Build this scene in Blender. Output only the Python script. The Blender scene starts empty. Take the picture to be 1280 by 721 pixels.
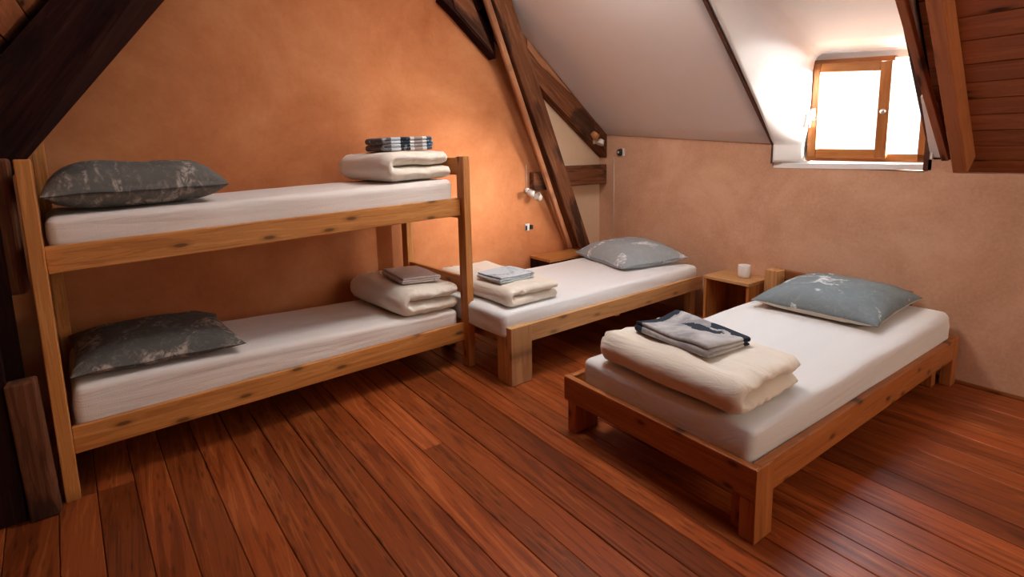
import bpy, bmesh, math, random
from math import sin, cos, pi, sqrt
from mathutils import Vector, Matrix, noise
random.seed(7)
SC = bpy.context.scene
COL = SC.collection

# ------------------------------------------------------------------ camera
def camera():
    pitch, roll, yaw, f = .1471, -.0208, .6254, 667.3
    fw = Vector((sin(yaw)*cos(pitch), cos(yaw)*cos(pitch), -sin(pitch)))
    rt = Vector((cos(yaw), -sin(yaw), 0)); up = rt.cross(fw)
    r2 = cos(roll)*rt + sin(roll)*up; u2 = -sin(roll)*rt + cos(roll)*up
    cd = bpy.data.cameras.new('camera'); cam = bpy.data.objects.new('camera', cd); COL.objects.link(cam)
    M = Matrix((r2, u2, -fw)).transposed().to_4x4(); M.translation = Vector((-3.690, -3.661, 1.353))
    cam.matrix_world = M
    cd.sensor_width = 36; cd.lens = f/1280*36; cd.shift_y = -74.5/1280; cd.clip_start = .02
    SC.camera = cam
camera()
# ------------------------------------------------------------------ light, world, exposure
SC.view_settings.view_transform = 'Standard'; SC.view_settings.look = 'None'
SC.view_settings.gamma = 1; SC.view_settings.use_curve_mapping = False
SC.view_settings.exposure = 0.2
W = bpy.data.worlds.new('world'); SC.world = W; W.use_nodes = True
bgn = W.node_tree.nodes['Background']; bgn.inputs[0].default_value = (.86, .93, 1, 1); bgn.inputs[1].default_value = 2.0
def area(name, loc, target, sx, sy, power, color):
    l = bpy.data.lights.new(name, 'AREA'); l.shape = 'RECTANGLE'; l.size = sx; l.size_y = sy; l.energy = power; l.color = color
    o = bpy.data.objects.new(name, l); COL.objects.link(o); o.location = loc
    o.rotation_euler = (Vector(target)-Vector(loc)).to_track_quat('-Z', 'Y').to_euler()
    return o
area('daylight_dormer', (.50, -2.30, 1.75), (-1.6, -1.6, .9), .95, .95, 50, (.60, .82, 1))
area('daylight_low_sky', (1.15, -4.6, 1.95), (-.0, -2.2, 1.5), 1.7, 1.3, 3800, (1, .95, .89))
area('fill_behind_camera', (-1.2, -6.2, 1.75), (-2.4, 0, .9), 1.5, 1.3, 38, (1, .80, .60))  # added fill from behind the camera, no window is built there
area('fill_overhead', (-1.75, -1.5, 2.75), (-1.35, -1.35, 0), .5, .5, 25, (1, .97, .93))  # added overhead fill above the view

# ------------------------------------------------------------------ materials
def nt(name):
    m = bpy.data.materials.new(name); m.use_nodes = True
    t = m.node_tree; b = t.nodes['Principled BSDF']
    return m, t, b
class N:
    def __init__(s, t): s.t = t
    def n(s, typ, **k):
        x = s.t.nodes.new('ShaderNode'+typ)
        for a, v in k.items():
            if a.startswith('_'): x.inputs[a[1:].replace('_', ' ')].default_value = v
            else: setattr(x, a, v)
        return x
    def l(s, a, b): s.t.links.new(a, b)
    def ramp(s, fac, stops, interp='LINEAR'):
        r = s.n('ValToRGB'); e = r.color_ramp; e.interpolation = interp
        while len(e.elements) < len(stops): e.elements.new(.5)
        for q, (p, c) in zip(e.elements, stops):
            q.position = p; q.color = (*c, 1) if len(c) == 3 else c
        s.l(fac, r.inputs[0]); return r.outputs[0]
    def mix(s, fac, a, b, mode='MIX'):
        m = s.n('Mix', data_type='RGBA', blend_type=mode)
        for v, i in ((fac, 0), (a, 6), (b, 7)):
            if hasattr(v, 'links'): s.l(v, m.inputs[i])
            elif i == 0: m.inputs[0].default_value = v
            else: m.inputs[i].default_value = (*v, 1)
        return m.outputs[2]
    def math(s, op, a, b=None, c=None):
        m = s.n('Math', operation=op)
        for i, v in enumerate((a, b, c)):
            if v is None: continue
            if hasattr(v, 'links'): s.l(v, m.inputs[i])
            else: m.inputs[i].default_value = v
        return m.outputs[0]
    def coords(s, scale=(1, 1, 1), rnd=True):
        tc = s.n('TexCoord'); mp = s.n('Mapping'); mp.inputs['Scale'].default_value = scale
        s.l(tc.outputs['Object'], mp.inputs[0])
        if rnd:
            oi = s.n('ObjectInfo'); mm = s.math('MULTIPLY', oi.outputs['Random'], 37.0)
            cb = s.n('CombineXYZ'); s.l(mm, cb.inputs[0]); s.l(mm, cb.inputs[1]); s.l(mm, cb.inputs[2])
            s.l(cb.outputs[0], mp.inputs['Location'])
        return mp.outputs[0]
    def noise(s, vec, scale, detail=4, rough=.55, dist=0.):
        x = s.n('TexNoise'); x.inputs['Scale'].default_value = scale; x.inputs['Detail'].default_value = detail
        x.inputs['Roughness'].default_value = rough; x.inputs['Distortion'].default_value = dist
        s.l(vec, x.inputs['Vector']); return x.outputs['Fac']
    def bump(s, h, strength, dist, bsdf):
        b = s.n('Bump'); b.inputs['Strength'].default_value = strength; b.inputs['Distance'].default_value = dist
        s.l(h, b.inputs['Height']); s.l(b.outputs[0], bsdf.inputs['Normal'])

def wood(name, dark, mid, light, rough=.45, knot=.5, vary=.25, stain=None, grain=1., spec=.3, kf=1.6, fleck=0.):
    m, t, b = nt(name); q = N(t)
    v1 = q.coords((.55*grain, 9, 9)); v2 = q.coords((1.6, 60, 60)); v3 = q.coords((kf, 5, 1))
    a = q.noise(v1, 2.2, 5, .6, 1.6); f = q.noise(v2, 3, 3, .6); big = q.noise(q.coords((.6, 2, 2)), 1.5, 2)
    rings = q.math('FRACT', q.math('MULTIPLY', a, 7.0))
    rings = q.math('POWER', rings, 1.6)
    c = q.ramp(a, [(.25, dark), (.5, mid), (.75, light)])
    c = q.mix(q.math('MULTIPLY', rings, .42), c, dark)
    c = q.mix(q.math('MULTIPLY', q.math('SUBTRACT', f, .35), .7), c, dark)
    vo = q.n('TexVoronoi', voronoi_dimensions='2D'); vo.inputs['Scale'].default_value = 1.6; q.l(v3, vo.inputs['Vector'])
    k = q.ramp(vo.outputs['Distance'], [(.0, (1, 1, 1)), (.05, (.95,)*3), (.085, (.35,)*3), (.16, (0,)*3)])
    c = q.mix(q.math('MULTIPLY', k, knot), c, tuple(x*.16 for x in dark))
    if fleck:
        fk = q.n('TexVoronoi', voronoi_dimensions='2D'); fk.inputs['Scale'].default_value = 1; q.l(q.coords((6, 34, 1)), fk.inputs['Vector'])
        band = q.ramp(q.noise(q.coords((.5, 14, 3)), 1.4, 2), [(.45, (0,)*3), (.6, (1,)*3)])
        kk = q.math('MULTIPLY', q.ramp(fk.outputs['Distance'], [(.08, (1, 1, 1)), (.26, (0,)*3)]), band)
        c = q.mix(q.math('MULTIPLY', kk, fleck), c, tuple(x*.22 for x in dark))
    if stain:
        s = q.ramp(q.noise(q.coords((1.2, 5, 5)), 1.5, 3, .6, .5), [(.50, (0,)*3), (.60, (1,)*3)])
        c = q.mix(q.math('MULTIPLY', s, stain), c, (.012, .008, .008))
    oi = q.n('ObjectInfo'); hs = q.n('HueSaturation')
    val = q.math('ADD', q.math('MULTIPLY', oi.outputs['Random'], vary*2), 1-vary)
    val = q.math('MULTIPLY', val, q.math('ADD', q.math('MULTIPLY', big, .5), .75))
    q.l(val, hs.inputs['Value']); q.l(c, hs.inputs['Color']); q.l(hs.outputs[0], b.inputs['Base Color'])
    q.l(q.math('ADD', q.math('MULTIPLY', f, .25), rough-.12), b.inputs['Roughness'])
    b.inputs['Specular IOR Level'].default_value = spec
    q.bump(q.math('ADD', q.math('MULTIPLY', a, .6), q.math('MULTIPLY', f, .5)), .35, .004, b)
    return m
def plaster(name, cols, rough=.9, scale=1.1, grain=.5, fine=45, split=None, bump=.5):
    m, t, b = nt(name); q = N(t); v = q.coords(rnd=False)
    a = q.noise(v, scale, 8, .62, .4); g = q.noise(v, fine, 6, .7); sp = q.noise(v, 9, 6, .7)
    fac = q.math('ADD', q.math('MULTIPLY', a, .82), q.math('MULTIPLY', sp, .18))
    c = q.ramp(fac, [(.32, cols[0]), (.5, cols[1]), (.68, cols[2])])
    c = q.mix(q.math('MULTIPLY', q.ramp(g, [(.4, (0,)*3), (.72, (1,)*3)]), grain*.45), c, tuple(x*1.3 for x in cols[2]))
    if split:
        tc = q.n('TexCoord'); sx = q.n('SeparateXYZ'); q.l(tc.outputs['Object'], sx.inputs[0])
        k = q.math('GREATER_THAN', q.math('ADD', sx.outputs[0], q.math('MULTIPLY', sx.outputs[2], split[0])), split[1])
        c2 = q.ramp(fac, [(.3, split[2]), (.7, split[3])]); c = q.mix(k, c, c2)
    q.l(c, b.inputs['Base Color']); b.inputs['Roughness'].default_value = rough; b.inputs['Specular IOR Level'].default_value = .15
    q.bump(q.math('ADD', q.math('MULTIPLY', g, .5), sp), bump, .006, b)
    return m
def plain(name, col, rough=.6, metal=0., spec=.3, noise_amt=0.):
    m, t, b = nt(name); q = N(t)
    v = q.coords(); a = q.noise(v, 30, 3)
    c = q.mix(q.math('MULTIPLY', a, noise_amt), col, tuple(x*.6 for x in col))
    q.l(c, b.inputs['Base Color']); b.inputs['Roughness'].default_value = rough; b.inputs['Metallic'].default_value = metal
    b.inputs['Specular IOR Level'].default_value = spec
    return m
def cloth(name, col, col2, stretch=(1, 1, 1), bump=.4, dist=.012, sc=5.):
    m, t, b = nt(name); q = N(t); v = q.coords(stretch); w = q.coords()
    a = q.noise(v, sc, 4, .5, .8); f = q.noise(w, 260, 2)
    q.l(q.mix(a, col, col2), b.inputs['Base Color']); b.inputs['Roughness'].default_value = .85
    b.inputs['Specular IOR Level'].default_value = .12; b.inputs['Sheen Weight'].default_value = .15
    q.bump(q.math('ADD', a, q.math('MULTIPLY', f, .06)), bump, dist, b)
    return m
def batik(name, base, base2, mark, lo, hi, scale=3., fine=.5, stretch=(1, 1, 1)):
    """cloth with a tie-dyed print: pale streaky marks on a dark ground"""
    m, t, b = nt(name); q = N(t); v = q.coords(stretch); w = q.coords()
    a = q.noise(v, scale, 3, .5, 2.2); s = q.noise(v, scale*7, 5, .75, 1.0); g = q.noise(w, 2.2, 3, .6)
    f = q.noise(w, 300, 2)
    c = q.mix(g, base, base2)
    k = q.math('MULTIPLY', q.ramp(a, [(lo, (0,)*3), (hi, (1,)*3)]), q.ramp(s, [(.42, (0,)*3), (.58, (1,)*3)]))
    c = q.mix(q.math('MULTIPLY', k, .9), c, mark)
    sp = q.ramp(s, [(.5, (0,)*3), (.7, (1,)*3)])
    c = q.mix(q.math('MULTIPLY', sp, .3*fine), c, mark)
    q.l(c, b.inputs['Base Color']); b.inputs['Roughness'].default_value = .8; b.inputs['Specular IOR Level'].default_value = .2
    q.bump(q.math('ADD', q.noise(q.coords((1, 2.2, 1)), 7, 3, .5, 1.2), q.math('MULTIPLY', f, .06)), .45, .012, b)
    return m
M = {}
M['pine'] = wood('pine_wood', (.33, .11, .024), (.60, .25, .065), (.72, .35, .115), .45, .8, .08)
M['pine_near'] = wood('reddish_bed_pine', (.24, .07, .016), (.43, .145, .04), (.54, .215, .065), .45, .8, .08, kf=2.2)
M['pine_pale'] = wood('pale_oiled_pine', (.42, .21, .08), (.62, .345, .145), (.72, .44, .21), .5, .6, .06)
M['pine_red'] = wood('red_stained_pine', (.17, .055, .018), (.30, .105, .035), (.40, .155, .055), .42, .6, .1)
M['floor'] = wood('red_brown_floorboard', (.10, .017, .004), (.33, .072, .016), (.52, .148, .037), .36, .35, .38, grain=.8, spec=.3, kf=.7, fleck=.5)
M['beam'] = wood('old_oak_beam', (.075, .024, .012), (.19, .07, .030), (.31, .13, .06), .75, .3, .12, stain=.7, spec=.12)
M['beam_lit_split'] = wood('lit_split_oak_beam', (.26, .10, .045), (.42, .185, .09), (.55, .28, .15), .75, .3, .1, stain=.3, spec=.12)  # light painted into the narrow strut's oak; also the pale split wood
M['beam_dark'] = wood('dark_beam_and_shade', (.012, .005, .005), (.035, .012, .010), (.065, .024, .017), .85, .2, .1, stain=.5, spec=.06)  # near-black wood; on the recess panels it paints in the shade
M['ceil_plank'] = wood('ceiling_board_wood', (.22, .07, .026), (.40, .135, .052), (.52, .19, .08), .5, .95, .18, kf=1.1)
M['rafter'] = wood('planed_rafter_wood', (.28, .09, .028), (.46, .155, .05), (.55, .20, .07), .45, .7, .05)
M['frame'] = wood('window_frame_wood', (.27, .09, .022), (.42, .16, .045), (.5, .21, .065), .35, .15, .05)
M['trim'] = wood('dark_brown_trim', (.05, .02, .012), (.10, .04, .02), (.16, .07, .035), .5, .2, .1)
M['orange'] = plaster('orange_lime_plaster', ((.40, .13, .047), (.55, .205, .082), (.67, .29, .13)), scale=1.3, grain=.2, fine=30, bump=.3,
                      split=(.418, -.02, (.60, .40, .26), (.72, .52, .36)))
M['tan'] = plaster('tan_trowelled_plaster', ((.47, .255, .15), (.59, .34, .215), (.71, .445, .30)), scale=1.5, grain=.5, fine=55, bump=.25)
M['white'] = plaster('white_matt_paint', ((.78, .71, .67), (.81, .74, .70), (.83, .765, .725)), scale=.8, grain=.1, fine=60, bump=.08)
M['white_bright'] = plaster('white_dormer_paint', ((.80, .79, .77), (.83, .82, .80), (.86, .85, .83)), scale=.8, grain=.1, fine=60, bump=.08)
M['dark'] = plain('dark_gap', (.012, .006, .004), .9)
M['sheet'] = cloth('white_fitted_sheet', (.76, .70, .65), (.82, .765, .72), (.3, 3.2, 4), .6, .022, 3.)
M['sheet2'] = cloth('white_fitted_sheet_fresh', (.76, .77, .775), (.80, .81, .815), (.5, 2, 4), .4, .016, 3.)
M['sheet3'] = cloth('white_fitted_sheet_cool', (.70, .705, .70), (.75, .755, .75), (.5, 2, 4), .5, .016, 3.)
M['duvet'] = cloth('cream_duvet_cotton', (.76, .69, .59), (.84, .78, .68), (2.6, .6, 1.6), .6, .018, 6.)
M['pil_dark'] = batik('dark_grey_print', (.10, .098, .09), (.17, .16, .145), (.48, .42, .36), .50, .60, 3.2, .8, (1.6, .8, 1))
M['pil_low'] = batik('charcoal_print', (.075, .073, .068), (.13, .122, .11), (.45, .38, .32), .52, .62, 3.6, 1.0, (1.3, .9, 1))
M['pil_blue'] = batik('slate_blue_print', (.27, .31, .33), (.38, .415, .43), (.75, .78, .80), .53, .57, 3.0, .35)
M['pil_slate'] = batik('slate_print', (.14, .18, .20), (.22, .26, .275), (.75, .80, .82), .57, .61, 3.6, .3)
M['under'] = cloth('cream_pillow_cotton', (.58, .48, .38), (.66, .56, .46))
M['tow_blue'] = batik('pale_blue_towel', (.52, .60, .67), (.64, .69, .73), (.20, .26, .34), .52, .60, 5, .3)
M['tow_mauve'] = batik('mauve_grey_towel', (.58, .51, .49), (.66, .59, .57), (.22, .19, .19), .62, .68, 9, .15)
M['tow_grey'] = batik('light_grey_towel', (.36, .36, .37), (.46, .45, .45), (.22, .22, .24), .52, .64, 6, .4)
M['navy'] = cloth('navy_cloth_band', (.035, .045, .06), (.06, .07, .09))
M['mug'] = plain('white_glazed_ceramic', (.82, .80, .79), .25, 0, .5)
M['mug_in'] = plain('grey_glaze', (.50, .49, .49), .3, 0, .5)
M['metal'] = plain('brushed_metal', (.55, .54, .52), .35, 1.)
M['black'] = plain('black_plastic', (.02, .018, .018), .4)
M['cream_plastic'] = plain('cream_plastic', (.66, .60, .52), .5)
M['plastic'] = plain('white_plastic', (.75, .74, .72), .4)
M['amber'] = plain('orange_lampshade', (.55, .24, .09), .5)
def towel_bands():
    m, t, b = nt('grey_towel_with_navy_bands'); q = N(t)
    tc = q.n('TexCoord'); sx = q.n('SeparateXYZ'); q.l(tc.outputs['Object'], sx.inputs[0])
    w = q.coords(); n1 = q.noise(w, 14, 3, .6); n2 = q.noise(w, 5, 4, .6, 1.)
    wob = q.math('MULTIPLY', q.math('SUBTRACT', n1, .5), .09)
    y = q.math('ADD', sx.outputs[1], wob); x = q.math('ADD', sx.outputs[0], wob)
    e1 = q.math('GREATER_THAN', y, .150)
    e2 = q.math('MULTIPLY', q.math('GREATER_THAN', x, .085), q.math('LESS_THAN', y, -.03))
    bx = q.math('LESS_THAN', q.math('ABSOLUTE', q.math('SUBTRACT', x, .035)), .034)
    by = q.math('LESS_THAN', q.math('ABSOLUTE', q.math('ADD', y, .035)), .085)
    k = q.math('MAXIMUM', q.math('MAXIMUM', e1, e2), q.math('MULTIPLY', bx, by))
    c = q.ramp(n2, [(.4, (.30, .29, .30)), (.55, (.46, .45, .45)), (.65, (.56, .55, .54))])
    q.l(q.mix(k, c, (.03, .04, .055)), b.inputs['Base Color'])
    b.inputs['Roughness'].default_value = .9; b.inputs['Specular IOR Level'].default_value = .1
    q.bump(q.math('ADD', n1, q.math('MULTIPLY', q.noise(q.coords(), 140, 2), .2)), .5, .006, b)
    return m
M['tow_band'] = towel_bands()
def towel_stripe():
    m, t, b = nt('striped_blue_towel'); q = N(t)
    tc = q.n('TexCoord'); sx = q.n('SeparateXYZ'); q.l(tc.outputs['Object'], sx.inputs[0])
    x = q.math('ADD', q.math('MULTIPLY', sx.outputs[0], 2.75), .5)
    c = q.ramp(x, [(0, (.13, .12, .125)), (.17, (.50, .54, .58)), (.34, (.025, .035, .05)), (.52, (.60, .60, .60)),
                   (.60, (.30, .25, .24)), (.76, (.62, .64, .66)), (.84, (.05, .10, .16))], 'CONSTANT')
    s = q.noise(q.coords((1, 1, 1)), 28, 4, .7)
    c = q.mix(q.ramp(s, [(.56, (0,)*3), (.64, (.8,)*3)]), c, (.45, .50, .55))
    q.l(c, b.inputs['Base Color']); b.inputs['Roughness'].default_value = .9; b.inputs['Specular IOR Level'].default_value = .1
    q.bump(q.noise(q.coords(), 120, 2), .4, .004, b)
    return m
M['tow_stripe'] = towel_stripe()
def glass_mat():
    m, t, b = nt('window_glass'); q = N(t)
    tr = q.n('BsdfTransparent'); gl = q.n('BsdfGlossy'); gl.inputs['Roughness'].default_value = .03
    mx = q.n('MixShader'); mx.inputs[0].default_value = .06
    q.l(tr.outputs[0], mx.inputs[1]); q.l(gl.outputs[0], mx.inputs[2])
    q.l(mx.outputs[0], t.nodes['Material Output'].inputs[0]); return m
M['glass'] = glass_mat()

# ------------------------------------------------------------------ mesh helpers
def mesh(name, vs, fs, mat, parent=None, smooth=False, kind=None):
    me = bpy.data.meshes.new(name); me.from_pydata([tuple(v) for v in vs], [], fs); me.update()
    bm = bmesh.new(); bm.from_mesh(me); bmesh.ops.recalc_face_normals(bm, faces=bm.faces); bm.to_mesh(me); bm.free()
    if smooth: me.polygons.foreach_set('use_smooth', [True]*len(me.polygons))
    for m in (mat if isinstance(mat, list) else [mat]): me.materials.append(m)
    o = bpy.data.objects.new(name, me); COL.objects.link(o)
    if parent: o.parent = parent
    if kind: o['kind'] = kind
    return o
def thing(name, label, cat, loc=(0, 0, 0), yaw=0, group=None):
    o = bpy.data.objects.new(name, None); COL.objects.link(o); o.location = loc; o.rotation_euler = (0, 0, yaw); o.empty_display_size = .1
    return tag(o, label, cat, group)
def tag(o, label, cat, group=None):
    o['label'] = label; o['category'] = cat
    if group: o['group'] = group
    return o
def rbox_data(hx, hy, hz, r, nx=1, ny=1, nz=1, nr=1):
    """rounded box centred on the origin; nr rounding steps, nx.. inner cells"""
    def ax(h, n):
        a = [-h + r*(1-cos(pi/2*i/nr)) if nr > 1 else -h + r*i for i in range(nr)]
        inner = [-h+r + (2*h-2*r)*i/n for i in range(n+1)]
        return a + inner + [-v for v in reversed(a)]
    X, Y, Z = ax(hx, nx), ax(hy, ny), ax(hz, nz)
    ids = {}; vs = []; fs = []
    def vid(i, j, k):
        key = (i, j, k)
        if key not in ids:
            p = Vector((X[i], Y[j], Z[k]))
            c = Vector((max(-hx+r, min(hx-r, p.x)), max(-hy+r, min(hy-r, p.y)), max(-hz+r, min(hz-r, p.z))))
            d = p-c
            if d.length > 1e-9: p = c + d.normalized()*r
            ids[key] = len(vs); vs.append(p)
        return ids[key]
    nX, nY, nZ = len(X)-1, len(Y)-1, len(Z)-1
    for i in range(nX):
        for j in range(nY):
            for k in (0, nZ): fs.append((vid(i, j, k), vid(i+1, j, k), vid(i+1, j+1, k), vid(i, j+1, k)))
    for i in range(nX):
        for k in range(nZ):
            for j in (0, nY): fs.append((vid(i, j, k), vid(i+1, j, k), vid(i+1, j, k+1), vid(i, j, k+1)))
    for j in range(nY):
        for k in range(nZ):
            for i in (0, nX): fs.append((vid(i, j, k), vid(i, j+1, k), vid(i, j+1, k+1), vid(i, j, k+1)))
    return vs, fs
def board(name, a, b, w, t, mat, parent=None, r=.003, side=None, kind=None):
    """a timber from a to b; w across `side`, t across the third axis; grain runs along its own X"""
    a, b = Vector(a), Vector(b); x = (b-a).normalized()
    side = Vector(side) if side else (Vector((0, 0, 1)) if abs(x.z) < .9 else Vector((1, 0, 0)))
    z = x.cross(side).normalized(); y = z.cross(x)
    vs, fs = rbox_data((b-a).length/2, w/2, t/2, min(r, t*.3, w*.3))
    o = mesh(name, vs, fs, mat, parent, kind=kind)
    Mx = Matrix((x, y, z)).transposed().to_4x4(); Mx.translation = (a+b)/2
    o.matrix_local = Mx
    return o
def box(name, lo, hi, mat, parent=None, r=.003, kind=None):
    """axis aligned board, grain along its longest side"""
    lo, hi = Vector(lo), Vector(hi); d = hi-lo; c = (lo+hi)/2
    i = max(range(3), key=lambda k: d[k]); e = Vector((0, 0, 0)); e[i] = d[i]/2
    j = [k for k in (2, 1, 0) if k != i][0]; s = Vector((0, 0, 0)); s[j] = 1
    k = [k for k in range(3) if k not in (i, j)][0]
    return board(name, c-e, c+e, d[j], d[k], mat, parent, r, s, kind)
def prism(name, poly, axis, a, b, mat, parent=None, kind=None, poly2=None, smooth=False):
    """extrude a 2-D outline along an axis ('x','y','z') from a to b; poly2 gives another outline at b"""
    def P(p, d): return {'y': (p[0], d, p[1]), 'x': (d, p[0], p[1]), 'z': (p[0], p[1], d)}[axis]
    n = len(poly); q = poly2 or poly
    vs = [P(p, a) for p in poly] + [P(p, b) for p in q]
    fs = [tuple(range(n)), tuple(range(2*n-1, n-1, -1))] + [(i, (i+1) % n, n+(i+1) % n, n+i) for i in range(n)]
    return mesh(name, vs, fs, mat, parent, kind=kind, smooth=smooth)
def oriented(name, poly, ya, yb, mat, parent=None, poly2=None, kind=None):
    """prism in the X-Z plane whose own X axis follows its first edge, so the grain follows the timber"""
    p0, p1 = Vector((poly[0][0], 0, poly[0][1])), Vector((poly[1][0], 0, poly[1][1]))
    x = (p1-p0).normalized(); y = Vector((0, 1, 0)); z = x.cross(y)
    Mx = Matrix((x, y, z)).transposed().to_4x4(); Mx.translation = p0; inv = Mx.inverted()
    n = len(poly); q = poly2 or poly
    vs = [inv @ Vector((p[0], ya, p[1])) for p in poly] + [inv @ Vector((p[0], yb, p[1])) for p in q]
    fs = [tuple(range(n)), tuple(range(2*n-1, n-1, -1))] + [(i, (i+1) % n, n+(i+1) % n, n+i) for i in range(n)]
    o = mesh(name, vs, fs, mat, parent, kind=kind); o.matrix_local = Mx
    return o
def lathe(name, prof, mat, parent=None, seg=32, M4=None):
    vs = []; fs = []; n = len(prof)
    for i in range(seg):
        a = 2*pi*i/seg
        for r, z in prof: vs.append((r*cos(a), r*sin(a), z))
    for i in range(seg):
        for j in range(n-1):
            fs.append((i*n+j, ((i+1) % seg)*n+j, ((i+1) % seg)*n+j+1, i*n+j+1))
    o = mesh(name, vs, fs, mat, parent, smooth=True)
    bm = bmesh.new(); bm.from_mesh(o.data); bmesh.ops.remove_doubles(bm, verts=bm.verts, dist=1e-5)
    bmesh.ops.recalc_face_normals(bm, faces=bm.faces); bm.to_mesh(o.data); bm.free()
    if M4: o.matrix_local = M4
    return o
def tube(name, pts, r, mat, parent=None, seg=8):
    pts = [Vector(p) for p in pts]; vs = []; fs = []
    for i, p in enumerate(pts):
        d = (pts[min(i+1, len(pts)-1)] - pts[max(i-1, 0)]).normalized()
        u = d.orthogonal().normalized() if i == 0 else (u - d*u.dot(d)).normalized()
        v = d.cross(u)
        for k in range(seg): vs.append(p + r*(cos(2*pi*k/seg)*u + sin(2*pi*k/seg)*v))
    for i in range(len(pts)-1):
        for k in range(seg): fs.append((i*seg+k, i*seg+(k+1) % seg, (i+1)*seg+(k+1) % seg, (i+1)*seg+k))
    fs += [tuple(range(seg)), tuple(range((len(pts)-1)*seg, len(pts)*seg))]
    return mesh(name, vs, fs, mat, parent, smooth=True)
def nz(x, y, z, s, seed=0): return noise.noise(Vector((x*s+seed*7.3, y*s-seed*3.1, z*s+seed)))

# ------------------------------------------------------------------ setting: floor
YF = -6.6
fl = mesh('floor', [(-4.8, YF, -.03), (.0, YF, -.03), (.0, 0, -.03), (-4.8, 0, -.03)], [(0, 1, 2, 3)], M['dark'], kind='structure')
edges = [-4.72, -4.55, -4.42, -4.28, -4.14, -3.992, -3.873, -3.75, -3.634, -3.50, -3.366, -3.239, -3.112, -2.975, -2.845, -2.715, -2.605, -2.47, -2.34]
x = -2.34
while x < .35:
    x += random.choice((.11, .12, .13)) if x < -1.75 else random.choice((.14, .155, .17, .18)); edges.append(x)
def px_(x0, y): return x0 + .047*(x0+2.3)*(y+1.5)
special = {5: [-1.02], 6: [-1.02], 15: [-1.57]}
for i in range(len(edges)-1):
    x0, x1 = edges[i], edges[i+1]
    cuts = list(special.get(i, []))
    y = -random.uniform(3.3, 6.0) if i % 5 != 2 else -random.uniform(.4, .9)
    while y > YF+.6:
        if i not in (7, 9) or y < -3.4: cuts.append(y)
        y -= random.uniform(3.0, 4.4)
    ys = [0.] + sorted(cuts, reverse=True) + [YF]
    for a, b in zip(ys[:-1], ys[1:]):
        g = .0011; a2, b2 = a-g, b+g
        cx = px_((x0+x1)/2, (a+b)/2); cy = (a+b)/2; dz = random.uniform(-.0012, .0012)
        tl = random.uniform(-.0008, .0008)
        pts = []
        for (xx, yy, s) in ((x0+g, b2, -1), (x1-g, b2, 1), (x1-g, a2, 1), (x0+g, a2, -1)):
            pts.append((min(px_(xx, yy), -.002), yy, s))
        if pts[0][0] >= -.01 and pts[3][0] >= -.01: continue
        bev = .0025
        vs = []
        for k, (xx, yy, s) in enumerate(pts):                       # local X runs along the plank
            vs.append((yy-cy, -(xx-cx), -.022))
        for k, (xx, yy, s) in enumerate(pts):
            vs.append((yy-cy, -(xx-cx), -bev+dz+tl*s))
        for k, (xx, yy, s) in enumerate(pts):
            sy = 1 if k < 2 else -1
            vs.append((yy-cy+sy*bev, -(xx-cx)+s*bev, dz+tl*s))
        fs = [(0, 1, 2, 3)] + [(k, (k+1) % 4, 4+(k+1) % 4, 4+k) for k in range(4)] + [(4+k, 4+(k+1) % 4, 8+(k+1) % 4, 8+k) for k in range(4)] + [(8, 9, 10, 11)]
        o = mesh('floor_plank', vs, fs, M['floor'], fl)
        o.location = (cx, cy, 0); o.rotation_euler = (0, 0, pi/2)

# ------------------------------------------------------------------ setting: walls
def slopeL(x): return 1.80 + 1.335*(x+4.024)      # underside of the left roof boards
wl = [(-4.8, -.05), (.3, -.05), (.3, 1.75), (0, 1.75), (-.86, 2.45), (-2.6, 3.9), (-4.8, 1.2)]
prism('wall_back', wl, 'y', 0, .2, M['orange'], kind='structure')
# knee wall under the dormer and the boards, and the higher piece up to the white ceiling
kw = mesh('wall_right', [], [], M['tan'], kind='structure')
def wall_right():
    bm = bmesh.new()
    def add(y0, y1, z0, z1, ztop2=None, dep=.4):
        vs = [bm.verts.new(p) for p in ((0, y0, z0), (0, y1, z0), (0, y1, ztop2 or z1), (0, y0, z1), (dep, y0, z0), (dep, y1, z0), (dep, y1, ztop2 or z1), (dep, y0, z1))]
        for f in ((0, 1, 2, 3), (7, 6, 5, 4), (0, 4, 5, 1), (3, 2, 6, 7), (0, 3, 7, 4), (1, 5, 6, 2)): bm.faces.new([vs[i] for i in f])
    add(0, -1.69, -.05, 1.53, 1.40); add(-1.69, -2.57, -.05, 1.205, 1.178); add(-2.57, -2.715, -.05, 1.25, None, .2); add(-2.715, YF, -.05, 1.176)
    bmesh.ops.recalc_face_normals(bm, faces=bm.faces); bm.to_mesh(kw.data); bm.free()
wall_right()
prism('wall_left', [(-6.8, -.05), (.0, -.05), (.0, 1.3), (-6.8, 1.3)], 'x', -4.8, -4.72, M['beam_dark'], kind='structure')
# panels whose dark colour stands in for the recess shade at the bunk's head
prism('wall_recess_shade', [(-4.8, -.02), (-4.13, -.02), (-4.13, 1.70), (-4.8, .80)], 'y', -.80, -.76, M['beam_dark'], kind='structure')
box('trim_recess_shade', (-4.8, -1.08, 0), (-4.115, -1.05, .80), M['beam_dark'], kind='structure')
prism('wall_front', wl, 'y', YF-.2, YF, M['tan'], kind='structure')
box('baseboard_right', (-.012, -4.6, 0), (-.0005, -2.2, .021), M['pine_red'], kind='structure')

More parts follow.
